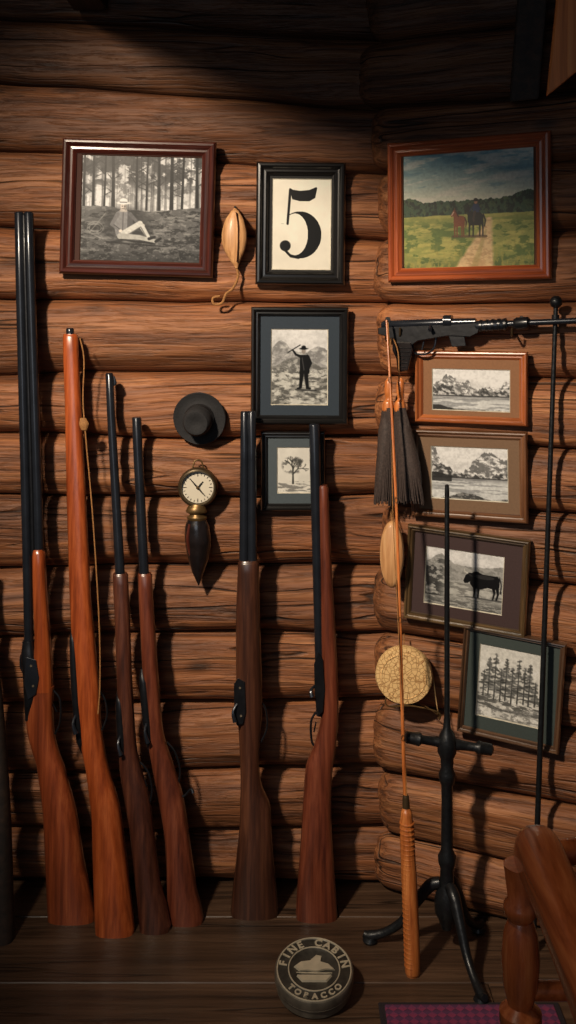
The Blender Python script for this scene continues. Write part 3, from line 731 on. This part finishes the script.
pg.append(tube('needle', [T @ Vector((-.016, .018, .007)), T @ Vector((0, 0, .007)), T @ Vector((.014, -.016, .007))], [.0008, .002, .0008], M_ink, 6))
pg.append(tube('needle_short', [T @ Vector((.010, .012, .0075)), T @ Vector((0, 0, .0075))], [.0008, .0016], M_ink, 6))
pg.append(lathe('hub', [(0, .005), (.003, .005), (.003, .009), (0, .0095)], M_brass, T, 16))
yk = lambda p: -.028
pg.append(loft('neck', [(504, 190, 204, .010), (508, 187, 206, .014), (512, 186, 207, .015), (514, 190, 203, .012), (517, 187, 207, .015), (520, 188, 206, .014)], M_brass, yk, 24, 3))
pg.append(loft('flask', [(518, 188, 206, .013), (526, 185, 209, .017), (542, 185, 211, .0195), (558, 188, 209, .017), (572, 192, 204, .010), (581, 196, 201, .004), (585, 198, 199.5, .0015)], M_lea, yk, 24, 5))
pg.append(loft('leather_strip', [(524, 188, 191, .004), (540, 186, 190, .006), (560, 190, 193, .005), (570, 194, 196, .003)], M_redl, lambda p: -.0395+max(0, (p-545))*.0004, 12, 4))
pg.append(tube('hanger', [P(192, 470, -.018), P(195, 461, -.014), P(201, 461, -.014), P(204, 470, -.018)], .0016, M_brass, 8, 4))
group('wall_barometer', pg, c)

# ------------------------------------------------------------ black air pistol on right wall
O = .028
pz = [prism('frame', [(378, 328), (392, 326), (440, 325), (450, 322), (474, 322), (480, 325), (478, 333), (470, 337), (448, 336), (436, 338), (418, 341), (412, 345), (396, 344), (388, 337), (378, 334)], M_blk, PR, O, .018)]
pz.append(prism('grip', [(393, 341), (411, 342), (413, 350), (408, 371), (398, 372), (396, 358), (392, 350)], M_lea, PR, O, .024, .003))
pz.append(tube('barrel', [PR(470, 326, O), PR(524, 323, O), PR(640, 318, O)], [.0062, .006, .005], M_steel, 12))
pz.append(tube('barrel_shroud', [PR(474, 326.5, O), PR(478, 326.3, O), PR(506, 324.6, O), PR(508, 324.5, O)], [.008, .0105, .0105, .008], M_steel, 16))
pz.append(tube('muzzle', [PR(514, 324, O), PR(517, 323.8, O), PR(528, 323, O), PR(530, 323, O)], [.009, .012, .012, .008], M_blk, 14))
pz.append(tube('bolt_tube', [PR(382, 325, .030), PR(384, 325, .030), PR(440, 323, .030), PR(476, 322, .030)], [.006, .0085, .0085, .0075], M_steel, 14))
pz.append(tube('scope_ring', [PR(444, 321, .030), PR(452, 321, .030)], .0115, M_steel, 14))
pz.append(tube('bolt_knob', [PR(430, 324, .036), PR(430, 330, .052)], [.002, .004], M_steel, 10))
pz.append(tube('trigger_guard', [PR(412, 344, O), PR(415, 353, O), PR(426, 354, O), PR(434, 348, O), PR(436, 338, O)], .002, M_steel, 8, 4))
pz.append(tube('trigger', [PR(424, 341, O), PR(422, 350, O)], .0018, M_steel, 8))
pz.append(prism('magazine', [(448, 334), (464, 334), (466, 346), (452, 347)], M_blk, PR, O, .014, .001))
for i in range(5): pz.append(tube('cooling_ring_%d' % i, [PR(480+i*6, 326-i*.4, O), PR(482.4+i*6, 326-i*.4, O)], .0118, M_blk, 14))
pz.append(prism('rear_sight', [(384, 322), (386, 317), (390, 317), (391, 322)], M_blk, PR, .03, .006, .0005))
pz.append(prism('front_sight', [(518, 320), (520, 316), (523, 316), (524, 320)], M_blk, PR, .03, .004, .0005))
for i in range(6): pz.append(tube('grip_rib_%d' % i, [PR(396.5+(i*.5 if i < 3 else 1.2), 348+i*3.8, .0408), PR(411-i*.9, 348+i*3.8, .0408)], .0007, M_blk, 6))
for q in (400, 512): pz.append(tube('wall_hook_%d' % q, [PR(q, 330, -.01), PR(q, 331, .014), PR(q, 336, .036), PR(q, 328, .044)], .0022, M_brassd, 8, 4))
group('black_air_pistol', pz, PR(440, 328, .03))

# ------------------------------------------------------------ horsehair whisk
pw_ = []
WO = .044
for ti, (cx, x0, x1, top, hx) in enumerate(((385, 374, 392, 403, 388), (408, 394, 424, 403, 400))):
    pw_.append(loft('handle_%d' % ti, [(378, hx-1, hx+2, .002), (382, hx-3, hx+4, .006), (392, hx-3.5, hx+4, .007), (399, hx-2.5, hx+3.5, .005), (402, hx-5, hx+5, .009), (409, hx-6, hx+6, .010), (412, hx-5, hx+5, .009)], M_rodw, lambda p: WO, 16, 4, 2, PR))
    pw_.append(loft('bundle_%d' % ti, [(408, hx-5, hx+5, .008), (430, (hx+cx)/2-8, (hx+cx)/2+8, .013), (470, x0+3, x1-3, .015), (500, x0+2, x1-2, .013)], M_hair, lambda p: WO, 18, 4, 2, PR))
    r = random.Random(ti)
    for i in range(46):
        a = r.uniform(0, 2*math.pi)
        u = math.cos(a); v = math.sin(a)
        pts = []
        for t in (0, .3, .6, 1):
            py = 408+t*r.uniform(94, 98)
            c0 = hx*(1-t)+((x0+x1)/2)*t; w = 5*(1-t)+((x1-x0)/2)*t
            if 0 < t < 1: w *= 1.12
            pts.append(PR(c0+u*w, py, WO+v*(.008+.009*t)))
        pw_.append(tube('strand_%d_%d' % (ti, i), pts, [.0022, .0020, .0018, .0010], M_hair, 5, 3))
pw_.append(tube('loop', [PR(389, 378, WO), PR(390, 350, .046), PR(392, 338, .05), PR(398, 352, .048), PR(399, 380, WO)], .0013, M_cord, 6, 5))
group('horsehair_whisk', pw_, PR(396, 440, WO))

c = PR(392, 554, .045)
T = Matrix.Translation(c) @ Matrix.Rotation(math.radians(-14), 4, 'Z') @ Matrix.Rotation(math.radians(90), 4, 'X') @ Matrix.Diagonal((.36, 1, 1, 1))
po = [lathe('body', [(0, -.010), (.058, -.010), (.063, -.006), (.064, .003), (.060, .009), (.052, .012), (0, .014)], M_tan, T, 48)]
po.append(tube('hanging_cord', [PR(392, 524, .045), PR(391, 512, .03), PR(392, 500, .016)], .0012, M_cord, 6, 3))
po.append(tube('nail', [PR(392, 500, -.01), PR(392, 500, .02)], .002, M_iron, 8))
group('wooden_plaque', po, c)
m, nt, b_ = newmat('woven_straw')
N, L = nt.nodes, nt.links
tc = N.new('ShaderNodeTexCoord'); vo = N.new('ShaderNodeTexVoronoi'); vo.feature = 'DISTANCE_TO_EDGE'; vo.inputs['Scale'].default_value = 120
L.new(tc.outputs['Object'], vo.inputs['Vector'])
r = N.new('ShaderNodeValToRGB'); r.color_ramp.elements[0].position = .0; r.color_ramp.elements[0].color = (*srgb((156, 110, 62)), 1)
r.color_ramp.elements[1].position = .10; r.color_ramp.elements[1].color = (*srgb((228, 190, 132)), 1)
L.new(vo.outputs['Distance'], r.inputs['Fac']); L.new(r.outputs['Color'], b_.inputs['Base Color'])
bp = N.new('ShaderNodeBump'); bp.inputs['Strength'].default_value = .3; bp.inputs['Distance'].default_value = .002
L.new(r.outputs['Color'], bp.inputs['Height']); L.new(bp.outputs['Normal'], b_.inputs['Normal']); b_.inputs['Roughness'].default_value = .7
M_straw = m
c = PR(404, 675, .04)
T = Matrix.Translation(c) @ Matrix.Rotation(math.radians(-8), 4, 'Z') @ Matrix.Rotation(math.radians(90), 4, 'X')
po = [lathe('disc', [(0, -.014), (.048, -.014), (.054, -.010), (.0545, .004), (.052, .010), (.03, .0115), (0, .012)], M_straw, T, 48)]
for q in range(1, 4):
    rr = .014*q
    po.append(tube('weave_ring_%d' % q, [T @ Vector((rr*math.cos(a), rr*math.sin(a), .0112)) for a in [2*math.pi*k/36 for k in range(37)]], .0008, M_straw, 6))
for q in range(9):
    a = q*.698
    po.append(tube('weave_spoke_%d' % q, [T @ Vector((.006*math.cos(a), .006*math.sin(a), .0115)), T @ Vector((.05*math.cos(a), .05*math.sin(a), .0102))], .0007, M_cord, 5))
po.append(tube('wire_stand', [PR(386, 697, .055), PR(388, 706, .058), PR(412, 706, .06), PR(438, 712, .06), PR(439, 719, .055), PR(436, 700, .03), PR(432, 672, .02), PR(424, 655, .015)], .0014, M_brass, 6, 5))
po.append(tube('wire_leg', [PR(437, 714, .06), PR(425, 706, .02), PR(412, 702, .012)], .0013, M_brass, 6, 3))
po.append(tube('hanging_cord', [PR(404, 650, .035), PR(404, 640, .02), PR(404, 634, .006)], .0012, M_cord, 6, 3))
group('woven_round_trivet', po, c)

# ------------------------------------------------------------ rod with wooden handle
yb = yfloor(975)
pts = [(412, 975, yb), (408, 880, yb+.02), (405.5, 808, -.235), (403, 738, -.226), (400, 620, -.19), (396, 500, -.165), (390, 380, -.13), (386.5, 320, -.102)]
hy = lambda p: yb+(p-975)/(808-975)*(-.235-yb)
pr = [loft('handle', [(975, 406, 419, .010), (972, 405, 420, .0125), (940, 404, 419.5, .013), (880, 401.5, 417, .013), (825, 400, 413.5, .0115), (812, 401, 412, .0095), (808, 402.5, 410, .006)], M_rodw, hy, 20, 5)]
for i in range(30):
    p = 822+i*4.9
    cx = 407+(p-822)/(975-822)*5.2
    pr.append(loft('wrap_%d' % i, [(p, cx-7.3-.2, cx+7.3, .0126), (p+.9, cx-7.5-.2, cx+7.5, .0131), (p+1.8, cx-7.3-.2, cx+7.3, .0126)], M_rodw, hy, 16, 2))
pr.append(loft('ferrule', [(795, 403, 408.5, .0045), (797, 402.5, 409, .0055), (808, 402.5, 410, .006)], M_brassd, lambda p: -.235, 16, 3))
pr.append(tube('shaft', [P(*q) for q in pts[2:]], [.0034, .0032, .003, .0027, .0023, .0018], M_rodw, 8, 4))
pr.append(tube('line', [P(407, 800, -.238), P(402, 700, -.218), P(397, 600, -.19), P(392.5, 500, -.168), P(392, 400, -.135), P(388, 322, -.104)], .0009, M_cord, 6, 5))
for q in (3, 4, 5, 6): pr.append(tube('guide_%d' % q, [P(pts[q][0]+.5*math.cos(a)*3, pts[q][1]+math.sin(a)*3, pts[q][2]-.004) for a in [k*math.pi/4 for k in range(9)]], .0006, M_brass, 5))
group('fishing_rod', pr, P(412, 975, yb))

# ------------------------------------------------------------ tall iron rod
yb = yfloor(952); top = PR(556, 302, .02)
bot = P(533, 952, yb)
pr = [tube('shaft', [bot+Vector((0, 0, .012)), bot.lerp(top, .5), top], [.0055, .005, .0042], M_iron, 12)]
pr.append(blob('ball_top', top, .0115, M_iron)); pr.append(tube('collar', [top.lerp(bot, .02), top.lerp(bot, .035)], .007, M_iron, 12))
pr.append(lathe('foot_tip', [(0, 0), (.007, 0), (.009, .005), (.0085, .03), (.0055, .036), (0, .036)], M_iron, Matrix.Translation(Vector((bot.x, bot.y, 0))), 16))
group('iron_walking_stick', pr, bot)

# ------------------------------------------------------------ iron stand
yy = -.20; d = 2+yy
hx = P(447, 900, yy).x
zz = lambda py: P(0, py, yy).z
prof = [(0, 930), (.010, 928), (.016, 918), (.022, 912), (.023, 900), (.020, 892), (.013, 884), (.012, 868), (.016, 862), (.0165, 856), (.011, 850), (.0105, 830), (.010, 800), (.0105, 785), (.015, 779), (.015, 773), (.011, 768), (.012, 758), (.017, 752), (.018, 742), (.013, 734), (.007, 728), (.0052, 715), (.0048, 600), (.0042, 490), (.0036, 485), (0, 484)]
ps = [lathe('post', [(r_, zz(p_)) for r_, p_ in prof], M_iron, Matrix.Translation((hx, yy, 0)), 24)]
A = P(405, 737, yy); B = P(493, 750, yy)
def mixp(t): return A.lerp(B, t)
ps.append(tube('crossbar', [mixp(t) for t in (0, .02, .12, .16, .2, .35, .5, .65, .8, .84, .88, .98, 1)],
          [.006, .0105, .011, .0125, .0075, .0085, .012, .0085, .0075, .0125, .011, .0105, .006], M_iron, 14))
def leg(fx_, fy_, nm):
    hub = Vector((hx, yy, zz(900))); ft = Vector((fx_, fy_, .008)); dr = Vector((fx_-hx, fy_-yy, 0)); Ln = dr.length; dr.normalize()
    z0 = hub.z
    pts = [hub+dr*.012+Vector((0, 0, .03)), hub+dr*Ln*.22+Vector((0, 0, .022)), hub+dr*Ln*.40+Vector((0, 0, -.012)), hub+dr*Ln*.58+Vector((0, 0, -.05)), hub+dr*Ln*.8+Vector((0, 0, -(z0-.022))), ft+Vector((0, 0, .004)), ft+dr*.012+Vector((0, 0, .006))]
    pts[4].z = max(pts[4].z, .018)
    return [tube(nm, pts, [.010, .011, .0095, .008, .0075, .009, .006], M_iron, 12, 5),
            lathe(nm+'_pad', [(0, 0), (.012, 0), (.014, .004), (.011, .010), (0, .013)], M_iron, Matrix.Translation((fx_, fy_, 0)), 16)]
ps += leg(P(370, 942, yfloor(942)).x, yfloor(942), 'leg_1')
ps += leg(P(481, 1002, yfloor(1000)).x, yfloor(1002), 'leg_2')
ps += leg(.355, -.135, 'leg_3')
group('cast_iron_stand', ps, Vector((hx, yy, 0)))

# ------------------------------------------------------------ round tin
tb = Vector((P(314, 985, -.31).x, -.31, 0)); R_ = .066; tl = math.radians(13)
T = Matrix.Translation(tb+Vector((0, -R_*math.cos(tl), 0))) @ Matrix.Rotation(tl, 4, 'X') @ Matrix.Translation((0, R_, 0))
pt = [lathe('body', [(0, 0), (.060, 0), (.0635, .002), (.0635, .016), (.066, .017), (.0665, .019), (.0665, .031), (.065, .034), (.062, .035), (.0605, .0335)], M_tin, T, 64)]
pt.append(lathe('lid_panel', [(0, .030), (.0615, .030), (.0615, .0335), (.0445, .0338), (.043, .0350), (.0415, .0338), (0, .0338)], M_tind, T, 64))
for rr, w in ((.062, .0013), (.043, .0012), (.0655, .0010)):
    zz_ = .0352 if rr < .065 else .0185
    pt.append(tube('ring_%d' % int(rr*1e4), [T @ Vector((rr*math.cos(a), rr*math.sin(a), zz_)) for a in [2*math.pi*k/64 for k in range(65)]], w, M_tinl, 6))
def letter(ch, ang, rad, size):
    cu = bpy.data.curves.new('ch', 'FONT'); cu.body = ch; cu.size = size; cu.extrude = .0008; cu.align_x = 'CENTER'; cu.align_y = 'CENTER'; cu.offset = .0006
    ob = bpy.data.objects.new('tmp', cu); COL.objects.link(ob)
    dg = bpy.context.evaluated_depsgraph_get(); dg.update()
    me = bpy.data.meshes.new_from_object(ob.evaluated_get(dg)); bpy.data.objects.remove(ob)
    me.materials.clear(); me.materials.append(M_tinl)
    o = bpy.data.objects.new('letter', me); COL.objects.link(o)
    o.matrix_basis = T @ Matrix.Rotation(ang, 4, 'Z') @ Matrix.Translation((0, rad, .0342))
    return o
txt = 'FINE CABIN'
for i, ch in enumerate(txt):
    if ch != ' ': pt.append(letter(ch, math.radians(78-i*17.5), .0525, .019))
txt = 'TOBACCO'
for i, ch in enumerate(txt):
    o = letter(ch, math.radians(180-48+i*16), .0525, .014); o.matrix_basis = o.matrix_basis @ Matrix.Rotation(math.pi, 4, 'Z'); pt.append(o)
def relief(name, pts, z0=.0335, z1=.0365, s=1.15):
    a = [T @ Vector((x*s, y*s, z0)) for x, y in pts]; b = [T @ Vector((x*.94*s, y*.94*s, z1)) for x, y in pts]; n = len(pts)
    return fixn(mk(name, a+b, [tuple(range(n)), tuple(range(n, 2*n))]+[(i, (i+1) % n, n+(i+1) % n, n+i) for i in range(n)], M_tinl, False))
pt.append(relief('emblem_bird', [(-.030, .004), (-.020, .012), (-.006, .014), (.004, .024), (.012, .022), (.010, .012), (.022, .008), (.031, -.002), (.018, -.001), (.004, -.005), (-.010, -.003), (-.022, -.004)]))
pt.append(relief('emblem_base', [(-.026, -.012), (.026, -.012), (.018, -.022), (-.018, -.022)]))
for i in range(3): pt.append(tube('emblem_line_%d' % i, [T @ Vector((-.03+i*.004, -.007-i*.0005, .0345)), T @ Vector((.03-i*.004, -.008-i*.0005, .0345))], .0008, M_tinl, 5))
wx, wy = tb.x, tb.y
yA, yB = wy-.01, wy+.045
zA = (yA-(wy-R_))*math.tan(tl)-.0006; zB = (yB-(wy-R_))*math.tan(tl)-.0006
V = [(wx-.02, yA, 0), (wx+.02, yA, 0), (wx+.02, yB, 0), (wx-.02, yB, 0), (wx-.02, yA, zA), (wx+.02, yA, zA), (wx+.02, yB, zB), (wx-.02, yB, zB)]
pt.append(fixn(mk('rest_wedge', V, [(0, 1, 2, 3), (4, 5, 6, 7), (0, 1, 5, 4), (1, 2, 6, 5), (2, 3, 7, 6), (3, 0, 4, 7)], M_wal, False)))
group('round_tobacco_tin', pt, tb)

# ------------------------------------------------------------ rug
m, nt, b_ = newmat('rug_weave'); N, L = nt.nodes, nt.links
tc = N.new('ShaderNodeTexCoord')
mp = N.new('ShaderNodeMapping'); mp.inputs['Rotation'].default_value = (0, 0, math.radians(45)); mp.inputs['Scale'].default_value = (90, 90, 90)
L.new(tc.outputs['Object'], mp.inputs['Vector'])
ck = N.new('ShaderNodeTexChecker'); ck.inputs['Scale'].default_value = 1
ck.inputs['Color1'].default_value = (*srgb((136, 50, 84)), 1); ck.inputs['Color2'].default_value = (*srgb((84, 40, 70)), 1)
L.new(mp.outputs[0], ck.inputs['Vector'])
wv = N.new('ShaderNodeTexWave'); wv.inputs['Scale'].default_value = 22; wv.bands_direction = 'Y'; wv.inputs['Distortion'].default_value = 1
L.new(tc.outputs['Object'], wv.inputs['Vector'])
mx = N.new('ShaderNodeMix'); mx.data_type = 'RGBA'; mx.inputs[7].default_value = (*srgb((96, 56, 96)), 1)
mr = N.new('ShaderNodeMath'); mr.operation = 'MULTIPLY'; mr.inputs[1].default_value = .5; L.new(wv.outputs['Fac'], mr.inputs[0])
L.new(mr.outputs[0], mx.inputs[0]); L.new(ck.outputs['Color'], mx.inputs[6]); L.new(mx.outputs[2], b_.inputs['Base Color'])
b_.inputs['Roughness'].default_value = .95
nn = N.new('ShaderNodeTexNoise'); nn.inputs['Scale'].default_value = 500; bp = N.new('ShaderNodeBump'); bp.inputs['Strength'].default_value = .6; bp.inputs['Distance'].default_value = .002
L.new(nn.outputs['Fac'], bp.inputs['Height']); L.new(bp.outputs['Normal'], b_.inputs['Normal'])
M_rug = m; M_rugb = plain('rug_border', (34, 26, 32), .95, 0, 0, .5, 400, .4)
pr = [box('field', (.160, -.98, .0005), (.440, -.343, .007), M_rug, .002), box('border', (.15, -.99, .0003), (.45, -.335, .005), M_rugb, .002)]
group('woven_rug', pr, Vector((.3, -.66, 0)))

# ------------------------------------------------------------ chair (right foreground)
pc = []
def armrest(xc, nm):
    rs = []
    st = [(-1.016, .590, .008, .012), (-1.020, .602, .016, .024), (-1.035, .622, .019, .030), (-1.06, .632, .021, .029), (-1.10, .632, .021, .026), (-1.16, .626, .020, .024), (-1.25, .616, .020, .023), (-1.38, .612, .023, .022), (-1.46, .612, .026, .021), (-1.49, .608, .024, .018), (-1.50, .604, .014, .012)]
    rows = []
    for i in range(len(st)-1):
        q = [st[max(i-1, 0)], st[i], st[i+1], st[min(i+2, len(st)-1)]]
        for s in range(5): rows.append([cat(q[0][k], q[1][k], q[2][k], q[3][k], s/5) for k in range(4)])
    rows.append(st[-1])
    for y_, z_, hw, hh in rows:
        rs.append([Vector((xc+math.copysign(abs(math.cos(a))**.7, math.cos(a))*hw, y_, z_+math.copysign(abs(math.sin(a))**.75, math.sin(a))*hh)) for a in [2*math.pi*j/24 for j in range(24)]])
    return rings(nm, rs, M_chair)
def post(x, y, top, nm):
    pf_ = [(0, 0), (.013, 0), (.016, .02), (.018, .10), (.014, .16), (.020, .17), (.020, .18), (.015, .19), (.021, .28), (.019, .36), (.022, .40), (.024, .43), (.024, .455), (.013, .462), (.020, .470), (.020, .480), (.012, .487), (.0165, .505), (.0185, .53), (.016, .555), (.0115, .568), (.016, .575), (.016, .582), (.012, .588), (.016, top)]
    return lathe(nm, pf_, M_chairz, Matrix.Translation((x, y, 0)), 28)
xL, xR = .237, .80
pc.append(armrest(xL, 'armrest_1')); pc.append(armrest(xR, 'armrest_2'))
pc.append(post(.222, -1.045, .62, 'back_post_1')); pc.append(post(xR+.015, -1.045, .62, 'back_post_2'))
pc.append(post(.235, -1.44, .60, 'front_post_1')); pc.append(post(xR+.01, -1.44, .60, 'front_post_2'))
pc.append(box('seat', (.235, -1.47, .40), (.82, -1.03, .435), M_chair, .008))
pc.append(tube('back_rail', [(.25, -1.03, .622), (.52, -1.015, .634), (.80, -1.03, .622)], .012, M_chair, 14, 4))
pc.append(tube('back_rail_lower', [(.23, -1.045, .50), (.81, -1.045, .50)], .009, M_chair, 12))
for i in range(5): pc.append(tube('spindle_%d' % i, [(.35+i*.092, -1.04, .435), (.35+i*.092, -1.03, .52), (.35+i*.092, -1.02, .625)], [.007, .010, .007], M_chairz, 10, 3))
pc.append(tube('stretcher_1', [(.222, -1.045, .2), (.235, -1.44, .2)], .010, M_chair, 12)); pc.append(tube('stretcher_2', [(xR+.015, -1.045, .2), (xR+.01, -1.44, .2)], .010, M_chair, 12))
pc.append(tube('stretcher_3', [(.232, -1.25, .2), (xR+.012, -1.25, .2)], .010, M_chair, 12))
group('wooden_armchair', pc, Vector((.52, -1.25, 0)))

# ------------------------------------------------------------ light
def aim(o, t): o.rotation_euler = (Vector(t)-o.location).to_track_quat('-Z', 'Y').to_euler()
def spot(name, loc, tgt, e, size, soft, col=(1, .83, .63), blend=1.0):
    l = bpy.data.lights.new(name, 'SPOT'); l.energy = e; l.color = col; l.spot_size = math.radians(size); l.spot_blend = blend; l.shadow_soft_size = soft
    o = bpy.data.objects.new(name, l); COL.objects.link(o); o.location = loc; aim(o, tgt)
spot('lamp_key', (-.80, -1.60, 1.98), (.10, 0, .86), 235, 60, .07)
spot('chair_fill', (-.35, -1.25, 1.9), (.30, -1.15, .45), 18, 50, .08)  # added fill spot to brighten the chair, not a lamp of the cabin
l = bpy.data.lights.new('cool_fill', 'AREA'); l.energy = 4; l.color = (.82, .90, 1); l.size = .9  # added cool fill from the camera side, no window behind it
o = bpy.data.objects.new('cool_fill', l); COL.objects.link(o); o.location = (-.5, -2.7, 1.3); aim(o, (0, 0, .8))
w = bpy.data.worlds.new('world'); S.world = w; w.use_nodes = True
w.node_tree.nodes['Background'].inputs[0].default_value = (.75, .83, 1, 1); w.node_tree.nodes['Background'].inputs[1].default_value = .03
S.view_settings.view_transform = 'Standard'
# ------------------------------------------------------------ camera
cam = bpy.data.cameras.new('camera'); co = bpy.data.objects.new('camera', cam); COL.objects.link(co)
co.location = (0, CAMY, CAMZ); co.rotation_euler = (math.pi/2, 0, 0)
cam.sensor_width = 36; cam.lens = 36*F/1024; cam.shift_y = -(512-HY)/1024; cam.clip_start = .02
S.camera = co
